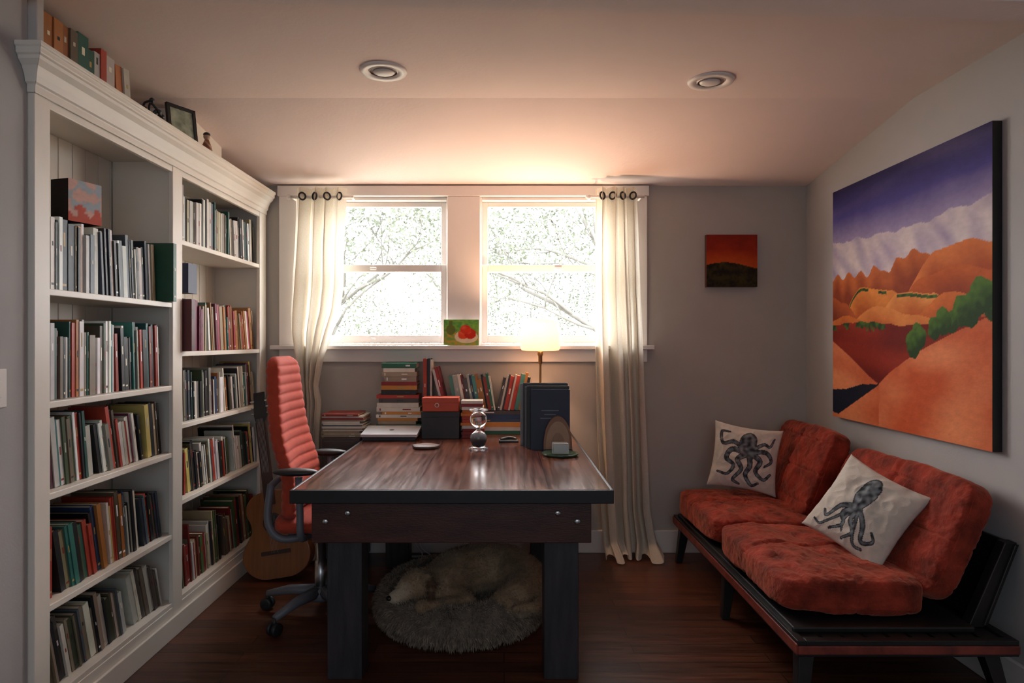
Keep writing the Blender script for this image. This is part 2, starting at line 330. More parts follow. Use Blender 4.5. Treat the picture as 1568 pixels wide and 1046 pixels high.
HL=[([(-.01,.425),(.12,.445),(.30,.41),(.42,.40)],'d0702c','a8441c',0),
 ([(.10,.40),(.36,.475),(.60,.43),(.75,.41)],'e08a44','b8541f',0),
 ([(.55,.40),(.80,.50),(1.01,.46)],'d87434','a8441c',0),
 ([(.30,.40),(.52,.515),(.72,.50),(.82,.44)],'e8964c','b8541f',1),
 ([(-.01,.53),(.10,.50),(.25,.42)],'b85828','7c3014',0),
 ([(.05,.42),(.24,.555),(.45,.53),(.62,.46)],'e89040','b85820',1),
 ([(.45,.44),(.66,.56),(.85,.585),(1.01,.55)],'c4602a','90381a',0),
 ([(.50,.48),(.74,.645),(.90,.66),(1.01,.635)],'dc7c40','a84820',0)]
def landscape(a,t):
    n=noise.noise((a*3,t*9,0)); n2=noise.noise((a*14,t*14,3)); n3=noise.noise((a*40,t*40,6))
    for cx,cy,r in trees:
        d=math.sqrt((a-cx)**2+((t-cy)*.85)**2)
        if d<r+.007*n3+.006*n2: return mix(C['tree'],C['tree2'],.35+(t-cy)/r*.6-(a-cx)/r*.3+.5*n3)
    ridge=interp(a,[0,.374,.45,.61,.8,1.0],[.0,.166,.215,.29,.355,.4145])
    lowL=interp(a,[0,.15,.30,.374,.5],[.335,.27,.195,.166,.10])
    if a<.376 and t<lowL:
        nav=interp(a,[0,.12,.25,.374],[.12,.13,.158,.166])
        if t<nav and t>interp(a,[0,.05,.374],[.02,.015,.162]): return C['navy']
        return mix(C['hill'],C['hill2'],.5+n)
    if t<ridge: return mix(C['hill'],C['hill2'],.30+1.2*noise.noise((a*2.5+t*4,t*7-a*2,5))+.3*n2*.5+.5*max(0,1-abs(t-.25)/.1)*max(0,a-.5))
    plain=.405+.008*n2+.01*math.sin(a*8)
    if t<plain and t>lowL-.01: 
        if t>plain-.018-.020*abs(n3)*2 and a<.42 and (n2>-.2): return mix(C['tree'],C['tree2'],.3+n3)
        return mix(C['red'],H('a03018'),.25+n+.8*(t-.25))
    for pts,l1,l2,ge in HL:
        top=outl(pts,a)+.003*n2
        if t<top:
            f=(top-t)/.09
            if ge and .004<(top-t)<.016 and noise.noise((a*9,1,top))>-.1: return mix(C['tree'],C['tree2'],.3+n3)
            return mix(H(l1),H(l2),f*.9+.15*math.sin(a*22+t*30)+.2*n2)
    jag=outl([(-.01,.60),(.05,.628),(.09,.60),(.14,.63),(.19,.602),(.24,.625),(.29,.595),(.34,.635),(.40,.608),(.45,.60),(.50,.65),(.55,.64),(.60,.668),(.66,.645),(.78,.60)],a)+.003*n3
    if a<.78 and t<jag: return mix(H('c86a34'),H('8c3a1c'),(jag-t)/.10+.5*n2)
    mt=interp(a,[0,.1,.2,.3,.4,.5,.61,.7,.8,.9,1],[.775,.76,.768,.75,.762,.745,.76,.745,.775,.765,.785])+.010*noise.noise((a*16,0,2))
    if t<mt: return mix(C['snow'],C['snow2'],.30+1.0*noise.noise((a*14+t*10,t*8,4))+(mt-t)*1.2)
    f=(t-mt)/(1-mt)
    c=mix(C['sky2'],C['sky1'],min(1,f*2.2)) if f<.45 else mix(C['sky1'],C['sky0'],(f-.45)/.5)
    return mix(c,C['sky2'],.3*max(0,noise.noise((a*2,t*14,8))))
m=MB(); m.box((1.851,2.588,.898),(1.888,3.843,2.154),1)
color_panel(m,(1.8505,3.843,.898),(0,-1.255,0),(0,0,1.256),260,landscape)
m.build('landscape_painting',[M_paint,M_black])
def sunset(a,t):
    n=noise.noise((a*5,t*9,1)); n2=noise.noise((a*20,t*20,1))
    h=.40+.07*math.sin(a*3.6+.3)
    if t<h: return mix(H('1c140c'),H('3c3410'),.4+n+n2*.6)
    f=(t-h)/(1-h); return mix(mix(H('c04c14'),H('9c280c'),f*2),H('701c0c'),(f-.4)*1.2+n*.4)
m=MB(); m.box((1.254,4.231,1.656),(1.569,4.268,1.979),1); color_panel(m,(1.254,4.2305,1.656),(.315,0,0),(0,0,.323),60,sunset)
m.build('sunset_painting',[M_paint,pmat('canvas_edge',(.12,.03,.02),.7)])
def fruit(a,t):
    n=noise.noise((a*10,t*10,1))
    for cx,cy,rx,ry,c in ((.62,.62,.15,.17,'d83c20'),(.75,.45,.17,.2,'c82c18'),(.55,.42,.15,.18,'e04c28')):
        d=((a-cx)/rx)**2+((t-cy)/ry)**2
        if d<1: return mix(H(c),H('f08060'),max(0,.6-1.5*math.hypot(a-cx+.05,t-cy-.07)*4))
    if ((a-.64)/.33)**2+((t-.33)/.25)**2<1: return H('e8d8b8')
    if ((a-.2)/.13)**2+((t-.6)/.2)**2<1 or (abs(a-.2)<.05 and t<.95 and t>.6): return H('707c38')
    if t>.55: return mix(H('58a050'),H('88b848'),.5+n)
    return mix(H('78a850'),H('d0a040'),.4+n)
m=MB(); m.box((-.372,4.202,1.293),(-.155,4.216,1.452),1); color_panel(m,(-.372,4.2015,1.293),(.217,0,0),(0,0,.159),50,fruit)
m.build('fruit_painting',[M_paint,M_trim])
# ---------------------------------------------------------------- curtains
def curtain(name,keys,ztop,zbot,folds,amp,yc,rings,seed):
    zs=[k[0] for k in keys]; ls=[k[1] for k in keys]; rs=[k[2] for k in keys]
    m=MB(); nu,nv=150,100; vs=[]; zr=zs[::-1]
    for j in range(nv+1):
        z=ztop+(zbot-ztop)*j/nv; l=float(np.interp(z,zr,ls[::-1])); r=float(np.interp(z,zr,rs[::-1])); f=j/nv
        for i in range(nu+1):
            u=i/nu; uu=u+.05*math.sin(f*4+seed+u*5)*f+.03*math.sin(u*9+seed)
            ph=folds*2*math.pi*uu+seed
            y=yc+amp*math.sin(ph)*(1+.3*math.sin(3*f+u*4))+amp*.35*math.sin(ph*2.3+f*4)*min(1,f*3); x=l+(r-l)*u+.008*math.sin(ph*2+f*3)
            y+=.014*noise.noise((u*3,f*6,seed))
            zz=z
            if f>.96:
                q=(f-.96)/.04; y-=.05*q*(1+math.sin(u*9)); x+=.02*q*math.sin(u*7)
                zz=z+.015*(1+math.sin(ph))*q
            vs.append((x,y,zz))
    fs=[(j*(nu+1)+i,j*(nu+1)+i+1,(j+1)*(nu+1)+i+1,(j+1)*(nu+1)+i) for j in range(nv) for i in range(nu)]
    m.add(vs,fs,smooth=True)
    l,r=ls[0],rs[0]
    for k in range(rings):
        x=l+(r-l)*(k+.6)/rings
        m.torus((0,0,0),.021,.0055,M=T(x,yc-amp*.7-.004,ztop-.055)@Rot('Z',40*(-1)**k)@Rot('X',90),mi=1)
    m.tube([(l-.04,yc,ztop-.055),(r+.05,yc,ztop-.055)],.009,10,mi=2); m.ell((l-.045,yc,ztop-.055),(.016,.016,.016),mi=2)
    for x in (l-.03,r+.035): m.tube([(x,yc,ztop-.055),(x,4.25,ztop-.055)],.006,8,mi=2)
    return m.build(name,[M_curtain,M_blackp,M_trim],recalc=False)
curtain('curtain',[(2.25,-1.265,-.965),(1.9,-1.275,-.985),(1.65,-1.29,-.985),(1.5,-1.30,-1.0),(1.38,-1.30,-1.04),(1.2,-1.27,-1.10),(1.05,-1.245,-1.13),(.95,-1.25,-1.11),(.75,-1.25,-1.12),(.02,-1.27,-1.13)],2.25,.02,4,.032,4.15,4,1.0)
curtain('curtain',[(2.25,.555,.80),(1.6,.555,.82),(.8,.57,.87),(.3,.585,.90),(.015,.60,.955)],2.25,.008,4,.038,4.14,4,.3)
# ---------------------------------------------------------------- desk
DX0,DX1,DY0,DY1=-.806,.412,2.56,4.235
m=MB()
m.box((DX0+.012,DY0+.012,.722),(DX1-.012,DY1-.01,.76),0)
m.box((DX0,DY0,.708),(DX1,DY0+.012,.759),3); m.box((DX0,DY0+.012,.708),(DX0+.012,DY1,.759),3); m.box((DX1-.012,DY0+.012,.708),(DX1,DY1,.759),3); m.box((DX0+.012,DY1-.01,.708),(DX1-.012,DY1,.759),3)
m.box((DX0+.012,DY0+.012,.710),(DX1-.012,DY1-.01,.721),3)
m.box((-.738,2.615,.545),(.334,2.66,.708),1); m.box((-.738,4.10,.545),(.334,4.145,.708),1)
m.box((-.738,2.66,.545),(-.695,4.10,.708),1); m.box((.29,2.66,.545),(.334,4.10,.708),1)
for lx0,lx1 in ((-.69,-.555),(.155,.29)):
    for ly0,ly1 in ((2.66,2.79),(3.97,4.10)): m.box((lx0,ly0,0),(lx1,ly1,.70),2)
for bx,bz in ((-.60,.66),(-.685,.628),(.205,.66),(.28,.628)):
    m.lathe([(.013,0),(.013,.004),(.009,.007),(.003,.008)],M=T(bx,2.615,bz)@Rot('X',90),mi=4,n=6)
m.build('wooden_desk',[M_desk,M_deskfr,M_desklg,M_black,M_metal],.003)
DZ=.761
m=MB(); hx,hy=-.133,3.53
for z0 in (0,.196): m.lathe([(.045,z0),(.05,z0+.003),(.05,z0+.011),(.045,z0+.014)],(hx,hy,DZ),mi=1)
g=[(.016,.014),(.036,.03),(.044,.055),(.036,.082),(.014,.098),(.006,.105),(.014,.112),(.036,.128),(.044,.155),(.036,.18),(.016,.196)]
g=[(p.x,p.y) for p in sm([(a,b,0) for a,b in g],4)]
m.lathe(g,(hx,hy,DZ),mi=0)
m.lathe([(.030,.017),(.039,.035),(.041,.05),(.03,.062),(.004,.07)],(hx,hy,DZ),mi=2)
m.build('hourglass',[M_glass,M_glass,pmat('black_sand',(.05,.05,.055),.9)])
m=MB(); n=40; rr=[.07*(1+.05*math.sin(5*a*.157)+.04*noise.noise((a*.3,0,0))) for a in range(n)]
def ring(r,z): return [(-.41+rr[j]*r*math.cos(2*math.pi*j/n),3.57+rr[j]*r*math.sin(2*math.pi*j/n),z) for j in range(n)]
m.loft([ring(.96,DZ),ring(1,DZ+.003),ring(1,DZ+.013),ring(.96,DZ+.015)],col=(.05,.02,.01)); m.loft([ring(.92,DZ+.0151),ring(.9,DZ+.016)],col=(.10,.045,.022)); m.build('wood_slice_coaster',[M_book])
m=MB(); add_book(m,rowM((-.80,3.84,DZ),(0,0,1),(0,1,0),(1,0,0)),.022,.2,.3,(.03,.03,.035)); m.build('closed_book',[M_book])
m=MB(); Ml=T(-.80,3.80,DZ+.024)@Rot('X',6.0); m.box((0,0,0),(.315,.222,.008),0,M=Ml); m.box((0,0,.009),(.315,.222,.015),0,M=Ml); m.box((.01,.01,.007),(.305,.212,.010),1,M=Ml)
m.lathe([(.014,0),(.014,.0004)],M=Ml@T(.157,.11,.0151),mi=1)
m.build('laptop',[pmat('silver_aluminium',(.62,.63,.66),.35,metal=.3),M_blackp],.002)
def lidbox(name,x0,x1,y0,y1,z0,z1,mat,matlab=None):
    m=MB(); m.box((x0+.002,y0+.002,z0),(x1-.002,y1-.002,z1-.02)); m.box((x0,y0,z1-.03),(x1,y1,z1))
    if matlab: m.torus((0,0,0),.011,.0018,M=T((x0+x1)/2-.02,y0-.001,(z0+z1)/2-.003)@Rot('X',90),mi=1,n=24)
    m.build(name,[mat]+([matlab] if matlab else []),.002)
lidbox('black_box',-.475,-.255,3.90,4.04,DZ,.915,pmat('black_card',(.018,.018,.02),.5))
lidbox('orange_box',-.47,-.26,3.905,4.035,.916,.995,pmat('orange_card',(.50,.07,.025),.5),M_trim)
m=MB(); R.seed(5)
zz=DZ
for i in range(12):
    a=R.uniform(-.006,.006); m.box((-.245+a,3.93+a,zz),(-.12+a,4.05+a,zz+.0175),col=H(R.choice(['e8e0d0','c84830','d8d2c4','d0762c','e8e4da','8a2420'])));zz+=.018
m.build('paper_stack',[M_book],.001)
def stack(name,x0,w,y,z,n,tm,pal,d=.16,wmin=.82):
    m=MB()
    for i in range(n):
        t=R.uniform(*tm); ww=w*R.uniform(wmin,1); a=R.uniform(0,w-ww)
        add_book(m,rowM((x0+a,y+R.uniform(0,.012),z),(0,0,1),(0,1,0),(1,0,0)),t,d*R.uniform(.9,1),ww,H(R.choice(pal))); z+=t+.0005
    m.build(name,[M_book]); return z
pal2=['e8e4da','d8d2c4','c04828','2c4468','e8e0d0','3c7a78','202024','c88838','8a2420','4c4440','a89880','2c6a50','b83c28']
z=stack('book_stack',-.765,.27,4.065,DZ,11,(.018,.028),pal2,.165)
z3=stack('book_stack',-.735,.215,4.07,z+.001,7,(.018,.034),pal2,.15)
DR=lambda x,y,z:rowM((x,y,z),(1,0,0),(0,1,0),(0,0,1))
z2=stack('book_stack',-.48,.60,4.085,DZ,6,(.020,.028),pal2,.155,.9)
book_row('book_row',DR(-.485,4.08,z2+.001),.16,(.25,.31),[(.3,0),(1,14)],pal2,inset=.0,dm=(.12,.15))
book_row('book_row',DR(-.335,4.085,z2+.001),.285,(.18,.225),[(1,10)],pal2+['4c8a7c','c04828','c07828'],inset=0,dm=(.1,.14),tm=(.008,.024))
book_row('book_row',DR(-.045,4.085,z2+.001),.165,(.19,.24),[(1,-12)],pal2+['4c8a7c','b8402c','c08048'],inset=0,dm=(.1,.13),tm=(.010,.026))
m=MB(); yb=3.50
for i,(t,h,d,c) in enumerate(((.035,.31,.20,'20263c'),(.04,.325,.218,'181818'),(.03,.318,.228,'5a5a60'),(.045,.335,.235,'20242c'),(.035,.33,.25,'6c7078'))):
    add_book(m,rowM((.337,yb,DZ),(0,1,0),(-1,0,0),(0,0,1)),t,d,h,H(c)); yb+=t+.002
for k,(z0,w) in enumerate(((.96,.09),(.94,.06),(.92,.1),(.86,.05))): m.box((.235-w/2,3.4994,z0),(.235+w/2,3.5,z0+.006),col=(.12,.14,.19))
m.build('binder_row',[M_book],.001)
m=MB(); n=30
def ag(r,y,k=1): return [(.272+.072*r*math.cos(math.pi*j/n*1.06-.1)*k,y,DZ+.012+.165*r*max(0,math.sin(math.pi*j/n))) for j in range(n+1)]
m.loft([ag(1,3.455),ag(1,3.485)],smooth=False,col=(.24,.12,.06)); m.loft([ag(.85,3.4545),ag(.8,3.4540)],smooth=False,col=(.36,.22,.13)); m.loft([ag(.5,3.4535),ag(.4,3.453)],smooth=False,col=(.28,.16,.09))
m.box((.20,3.44,DZ),(.345,3.49,DZ+.012),col=(.03,.03,.03)); m.build('agate_bookend',[M_book],.002)
m=MB(); m.lathe([(.05,.0),(.085,.003),(.092,.012),(.088,.013),(.08,.007),(.002,.006)],(.275,3.34,DZ),mi=0,col=(.1,.1,.1),M=None)
m.build('green_glass_dish',[pmat('green_glass',(.12,.22,.14),.1,trans=.5)])
m=MB(); m.box((.235,3.31,DZ+.0085),(.315,3.37,DZ+.062)); m.build('crystal_block',[pmat('frosted_crystal',(.8,.85,.85),.15,trans=.7)],.006)
m=MB(); m.tube(sm([(-.02,3.78,DZ+.012),(.03,3.80,DZ+.02),(.07,3.79,DZ+.012)],5),[.01]*10+[.006],8); m.box((-.03,3.76,DZ),(.08,3.80,DZ+.012)); m.build('stapler',[M_blackp],.003)
# lamp
m=MB(); lx,ly=.215,4.06
m.lathe([(.055,0),(.06,.004),(.06,.012),(.02,.02),(.007,.03),(.0065,.42),(.012,.43),(.012,.47),(.016,.475),(.016,.53),(.004,.535)],(lx,ly,DZ),mi=0,n=28)
m.build('lamp_base_tmp',[M_brass]); lb=bpy.data.objects['lamp_base_tmp']; lb.name='base'
m=MB()
pr=[(.09,1.262),(.11,1.265),(.118,1.28),(.119,1.35),(.116,1.42),(.108,1.445),(.09,1.45)]
m.lathe(pr,(lx,ly,0),36,cap=False); 
for a in (0,120,240):
    c_=math.cos(math.radians(a)); s_=math.sin(math.radians(a)); m.tube([(lx+.01*c_,ly+.01*s_,1.275),(lx+.1*c_,ly+.1*s_,1.27)],.0015,6)
shade=fabric_trans('lamp_shade_fabric',(.92,.84,.74),.5)
so=m.build('shade',[shade],solid=.0015)
e=bpy.data.objects.new('table_lamp',None); sc.collection.objects.link(e); lb.parent=e; so.parent=e
m=MB(); m.ell((lx,ly,1.345),(.028,.028,.035)); bo=m.build('bulb',[pmat('bulb_glow',(1,.8,.6),.4,emis=(1,.62,.36),es=40)]); bo.parent=e
L=bpy.data.lights.new('lamp_light','POINT'); L.energy=31; L.color=(1,.59,.36); L.shadow_soft_size=.03
o=bpy.data.objects.new('lamp_light',L); o.location=(lx,ly,1.395); sc.collection.objects.link(o)
# ---------------------------------------------------------------- filing cabinet + magazines
m=MB(); m.box((-1.05,3.93,.02),(-.83,4.235,.76)); 
for i in range(3):
    z0=.04+i*.24; m.box((-1.04,3.918,z0),(-.84,3.93,z0+.225)); m.tube([(-.97,3.905,z0+.15),(-.91,3.905,z0+.15)],.004,8,mi=1); 
    for x in (-.97,-.91): m.tube([(x,3.905,z0+.15),(x,3.92,z0+.15)],.004,8,mi=1)
for x in (-1.03,-.85):
    for y in (3.95,4.2): m.box((x-.012,y-.012,0),(x+.012,y+.012,.02))
m.build('filing_cabinet',[pmat('cabinet_dark',(.06,.045,.04),.5),M_metal],.003)
stack('magazine_stack',-1.06,.25,3.95,.762,13,(.006,.013),['c8c0b0','b8a888','8a3024','58606a','d8d2c4','9a8c78','202024'],.24)
# ---------------------------------------------------------------- office chair
cx,cy=-.885,3.30
ch=bpy.data.objects.new('office_chair',None); sc.collection.objects.link(ch)
m=MB(); secs=[]; NZ=150
for i in range(NZ+1):
    f=i/NZ; z=.50+f*.745
    hw=.225*(1-.30*max(0,(f-.35)/.65)**1.3); xc=-1.01-.075*f+.03*math.sin(f*math.pi*1.0)*-.5+.03*math.exp(-((f-.25)/.18)**2)
    edge=1-max(0,(f-.93)/.07)**2*.55-max(0,(.05-f)/.05)**2*.5
    rib=abs(math.sin(f*math.pi*17)); th=(.030+.010*rib**.5)
    sec=[]
    for j in range(28):
        a=2*math.pi*j/28; ca,sa=math.cos(a),math.sin(a); e_=.45
        X=(abs(ca)**e_)*math.copysign(1,ca)*th*edge; Y=(abs(sa)**e_)*math.copysign(1,sa)*hw*(edge**.5)
        X+=.035*(Y/.22)**2
        sec.append((xc+X,cy+Y,z))
    secs.append(sec)
m.loft(secs); m.build('backrest',[M_coral],parent=ch)
m=MB(); secs=[]
for i in range(61):
    f=i/60; x=-1.07+f*.46; hw=.235*(1-.9*abs(2*f-1)**8)**.5; rib=abs(math.sin(f*math.pi*10))**.5*.006
    sec=[]
    for j in range(24):
        a=2*math.pi*j/24; ca,sa=math.cos(a),math.sin(a)
        Y=(abs(ca)**.5)*math.copysign(1,ca)*hw; Z=(abs(sa)**.6)*math.copysign(1,sa)*(.034+rib)*(1-.8*abs(2*f-1)**10)**.5
        sec.append((x,cy+Y,.475+Z-.02*max(0,f-.8)*4))
    secs.append(sec)
m.loft(secs); m.build('seat',[M_coral],parent=ch)
m=MB()
m.box((-1.0,cy-.14,.405),(-.70,cy+.14,.44)); m.lathe([(.03,.10),(.03,.26),(.022,.262),(.022,.405)],(cx,cy,0),mi=1)
m.lathe([(.05,.075),(.055,.09),(.05,.13),(.03,.14)],(cx,cy,0))
for yy in (-.19,.19):
    m.tube(sm([(-.90,cy+yy*.8,.42),(-1.02,cy+yy,.42),(-1.08,cy+yy*.95,.50),(-1.075,cy+yy*.8,.66)],6),.018,8)
m.tube([(-1.075,cy-.16,.65),(-1.085,cy,.66),(-1.075,cy+.16,.65)],.016)
for yy in (-1,1):
    Y=cy+yy*.275
    m.tube(sm([(-.90,cy+yy*.15,.425),(-.90,Y,.45),(-.905,Y,.56),(-.91,Y,.715)],6),.017,8)
    m.ell((-.925,Y,.738),(.105,.038,.018),mi=2)
for a in (-120,-192,96,24,-48):
    r=math.radians(a); c_,s_=math.cos(r),math.sin(r); rr_=.285
    m.tube([(cx+.03*c_,cy+.03*s_,.115),(cx+.16*c_,cy+.16*s_,.108),(cx+rr_*c_,cy+rr_*s_,.078)],[.03,.024,.016],8)
    px,py=cx+rr_*c_,cy+rr_*s_
    m.tube([(px,py,.08),(px,py,.035)],.009,8,mi=2)
    for k in (-1,1):
        m.lathe([(.02,-.009),(.029,-.007),(.03,0),(.029,.007),(.02,.009)],M=T(px-.016*k*s_,py+.016*k*c_,.031)@Rot('Z',a+90)@Rot('Y',90),mi=2,n=18)
m.build('frame',[M_grey,M_metal,M_blackp],parent=ch)
# ---------------------------------------------------------------- guitar
m=MB()
half=[(0,0),(.09,.004),(.155,.04),(.185,.10),(.18,.165),(.145,.225),(.122,.265),(.125,.31),(.142,.36),(.135,.415),(.09,.46),(.03,.475)]
hp=sm([(a,b,0) for a,b in half],5); out=[(p.x,p.y) for p in hp]+[(-p.x,p.y) for p in hp[::-1]][:-1]
Mg=T(-1.235,3.80,.012)@Rot('Y',-9)@Rot('X',-7)
m.loft([[(a*.97,-.052,b) for a,b in out],[(a,-.05,b) for a,b in out],[(a,.04,b) for a,b in out]],smooth=False,M=Mg)
m.lathe([(.047,0),(.047,.001)],M=Mg@T(0,-.053,.30)@Rot('X',90),mi=1); m.torus((0,0,0),.053,.003,M=Mg@T(0,-.053,.30)@Rot('X',90),mi=2)
m.box((-.08,-.062,.13),(.08,-.052,.15),2,M=Mg); m.box((-.028,-.072,.40),(.028,-.052,.86),2,M=Mg); m.box((-.022,-.055,.46),(.022,-.035,.86),3,M=Mg)
m.loft([[(-.026,-.07,.86),(.026,-.07,.86),(.026,-.055,.86),(-.026,-.055,.86)],[(-.036,-.062,.90),(.036,-.062,.90),(.036,-.047,.90),(-.036,-.047,.90)],[(-.03,-.045,1.03),(.03,-.045,1.03),(.03,-.03,1.03),(-.03,-.03,1.03)]],smooth=False,mi=1,M=Mg)
for k in range(6):
    x=-.019+.0076*k; m.tube([(x,-.066,.14),(x*.85,-.0755,.88)],.0006,4,mi=4,M=Mg)
    m.tube([((-1 if k<3 else 1)*.03,-.05,.91+.035*(k%3)),((-1 if k<3 else 1)*.052,-.05,.91+.035*(k%3))],.005,6,mi=4,M=Mg)
m.build('acoustic_guitar',[pmat('spruce',(.28,.10,.032),.3,.15,6,stretch=(12,1,1)),M_black,pmat('rosewood',(.05,.022,.014),.4),pmat('mahogany',(.16,.05,.02),.4),M_metal],.002)
# ---------------------------------------------------------------- fur helper
def strands(m,pts,nrm,cols,length,width,droop=.3,mi=0,seed=1):
    r=random.Random(seed)
    for p,nn,c in zip(pts,nrm,cols):
        d=(nn+Vector((r.uniform(-.5,.5),r.uniform(-.5,.5),r.uniform(-.4,.4)-droop))).normalized()
        s=d.cross(Vector((r.uniform(-1,1),r.uniform(-1,1),r.uniform(-1,1)))).normalized()*width; l=length*r.uniform(.6,1.2)
        k=r.uniform(.75,1.15); cc=tuple(x*k for x in c); mid=p+d*l*.55; tip=p+(d+Vector((0,0,-.35))).normalized()*l
        m.add([p-s-nn*.003,p+s-nn*.003,mid+s*.7,mid-s*.7,tip],[(0,1,2,3),(3,2,4)],cc,mi,True)
# dog bed
BX,BY=-.205,3.25
m=MB(); nu,nk=96,20; bc=H('a08c78'); vs=[];fs=[]; P=[];Nn=[];Cc=[]
for i in range(nu):
    a=2*math.pi*i/nu
    for j in range(nk):
        b=2*math.pi*j/nk; rim=.092+.010*math.sin(a)+.010*noise.noise((math.cos(a)*3,math.sin(a)*3,1)); nz_=1+.08*noise.noise((math.cos(a)*9,math.sin(a)*9,b*1.5))
        rad=.30+rim*1.1*math.cos(b)*nz_; z=max(.004,rim+rim*math.sin(b)*nz_)
        p=Vector((BX+rad*math.cos(a),BY+rad*math.sin(a),z)); vs.append(p)
        fs.append((i*nk+j,((i+1)%nu)*nk+j,((i+1)%nu)*nk+(j+1)%nk,i*nk+(j+1)%nk))
m.add(vs,fs,tuple(x*.6 for x in bc),0,True)
m.lathe([(.33,.01),(.33,.05),(.30,.085),(.2,.105),(.002,.11)],(BX,BY,0),40,col=tuple(x*.7 for x in bc))
rr=random.Random(4)
for k in range(32000):
    i=rr.random()*nu; a=2*math.pi*i/nu; b=rr.uniform(-.9,3.5); rim=.092+.010*math.sin(a)
    lump=.5+.8*noise.noise((math.cos(a)*11,math.sin(a)*11,b*4))
    P.append(Vector((BX+(.30+rim*1.1*math.cos(b))*math.cos(a),BY+(.30+rim*1.1*math.cos(b))*math.sin(a),rim+rim*math.sin(b)))); Nn.append(Vector((math.cos(a)*math.cos(b),math.sin(a)*math.cos(b),math.sin(b)))+Vector((lump-.5,.5-lump,0))*1.6)
    Cc.append(tuple(x*max(.2,.45+.9*lump) for x in bc))
strands(m,P,Nn,Cc,.024,.0024,.2)
P=[];Nn=[];Cc=[]
for k in range(4000):
    a=rr.random()*6.283; r_=.25*math.sqrt(rr.random()); P.append(Vector((BX+r_*math.cos(a),BY+r_*math.sin(a),.10))); Nn.append(Vector((0,0,1))); Cc.append(bc)
strands(m,P,Nn,Cc,.02,.0025)
m.build('dog_bed',[M_bedf],recalc=False)
# dog
dm=MB(); DC=Vector((-.19,3.20,.12)); DS=1.13
def chain(pts,steps=6):
    for i in range(len(pts)-1):
        a,b=pts[i],pts[i+1]
        for k in range(steps+1):
            f=k/steps; c=[a[q]+(b[q]-a[q])*f for q in range(4)]
            p=DC+(Vector(c[:3])-DC)*DS
            dm.ell(tuple(p),(c[3]*DS,)*3,n=14)
hd=Vector((-.72,-.66,-.16)).normalized(); pp=Vector((.68,-.73,0)).normalized(); sk=Vector((-.362,3.02,.240))
chain([(-.29,3.13,.195,.085),(-.22,3.25,.205,.10),(-.11,3.33,.205,.105),(.0,3.31,.20,.10),(.07,3.21,.185,.092)],8)
chain([(-.28,3.14,.205,.07),(-.34,3.07,.222,.055),tuple(sk)+(.056,)])
mz=sk+hd*.108+Vector((0,0,-.012))
chain([tuple(sk)+(.056,),tuple(sk+hd*.040)+(.044,),tuple(sk+hd*.062+Vector((0,0,-.014)))+(.030,),tuple(mz)+(.022,)])
chain([(.07,3.19,.175,.085),(.03,3.10,.165,.065),(-.03,3.05,.155,.045),(.04,3.01,.135,.028),(.06,3.02,.135,.028),(-.05,2.995,.135,.022),(-.09,3.0,.137,.026)])
chain([(-.24,3.12,.165,.055),(-.17,3.06,.15,.036),(-.25,3.02,.155,.025),(-.31,2.985,.165,.024),(-.335,2.975,.165,.027)])
chain([(-.26,3.05,.14,.04),(-.20,3.02,.135,.026),(-.26,2.985,.14,.024)])
chain([(.12,3.16,.165,.035),(.14,3.07,.16,.026),(.10,3.0,.155,.022),(.02,2.975,.16,.014)])
ears=[]
for s_ in (1,-1):
    b0=sk+pp*.046*s_+Vector((0,0,.032))-hd*.016; b1=sk+pp*.066*s_-hd*.024+Vector((0,0,.006)); b2=sk+pp*.070*s_-hd*.018+Vector((0,0,-.035))
    if s_<0: b1.z+=.014; b2.z+=.022
    chain([tuple(b0)+(.013,),tuple(b1)+(.019,),tuple(b2)+(.012,)],4); ears+= [b0,b1,b2]
tmp=dm.build('tmp',[M_fur],recalc=False)
rm=tmp.modifiers.new('r','REMESH'); rm.mode='VOXEL'; rm.voxel_size=.006
s2=tmp.modifiers.new('s','SMOOTH'); s2.iterations=4
dg=bpy.context.evaluated_depsgraph_get(); ev=tmp.evaluated_get(dg); me=ev.to_mesh()
V=[v.co.copy() for v in me.vertices]; Nv=[v.normal.copy() for v in me.vertices]; F=[tuple(p.vertices) for p in me.polygons]
ev.to_mesh_clear(); bpy.data.objects.remove(tmp)
tr=lambda p:DC+(p-DC)*DS
sk,mz=tr(sk),tr(mz); ears=[tr(q) for q in ears]
def dcol(p):
    q=.5+.5*noise.noise(p*9); c=mix(H('846648'),H('b09474'),q)
    d=(p-mz).length
    if d<.09: c=mix(H('d8c4a8'),c,d/.09)
    de=min((p-q_).length for q_ in ears[1:3]+ears[4:6])
    if de<.032: c=mix(H('5c3c22'),c,(de-.022)/.012)
    if p.z<.15: c=mix(c,H('b8a890'),.4)
    return c
m=MB(); V2=[v+n_*(.004*noise.noise(v*30)) for v,n_ in zip(V,Nv)]
m.add(V2,F,smooth=True,cols=[dcol(v) for v in V])
P=[];Nn=[];Cc=[]; rr=random.Random(8)
for k in range(28000):
    i=rr.randrange(len(V)); v=V[i]
    if v.z<.12: continue
    if (v-mz).length<.095 and rr.random()<.75: continue
    P.append(v+Vector((rr.uniform(-.003,.003),rr.uniform(-.003,.003),0))); Nn.append(Nv[i]*.6+Vector((.5*noise.noise(v*6),.5*noise.noise(v*6+Vector((5,0,0))),0))); Cc.append(dcol(v))
strands(m,P,Nn,Cc,.013,.0011,.3,seed=2)
m.ell(tuple(mz+hd*.021+Vector((0,0,.007))),(.0145,.0135,.011),mi=1)
for s_ in (1,-1):
    c=sk+hd*.058+pp*.028*s_+Vector((0,0,.024)); m.tube([c-hd*.014,c+pp*.005*s_-Vector((0,0,.004)),c+hd*.012],.0042,6,mi=1)
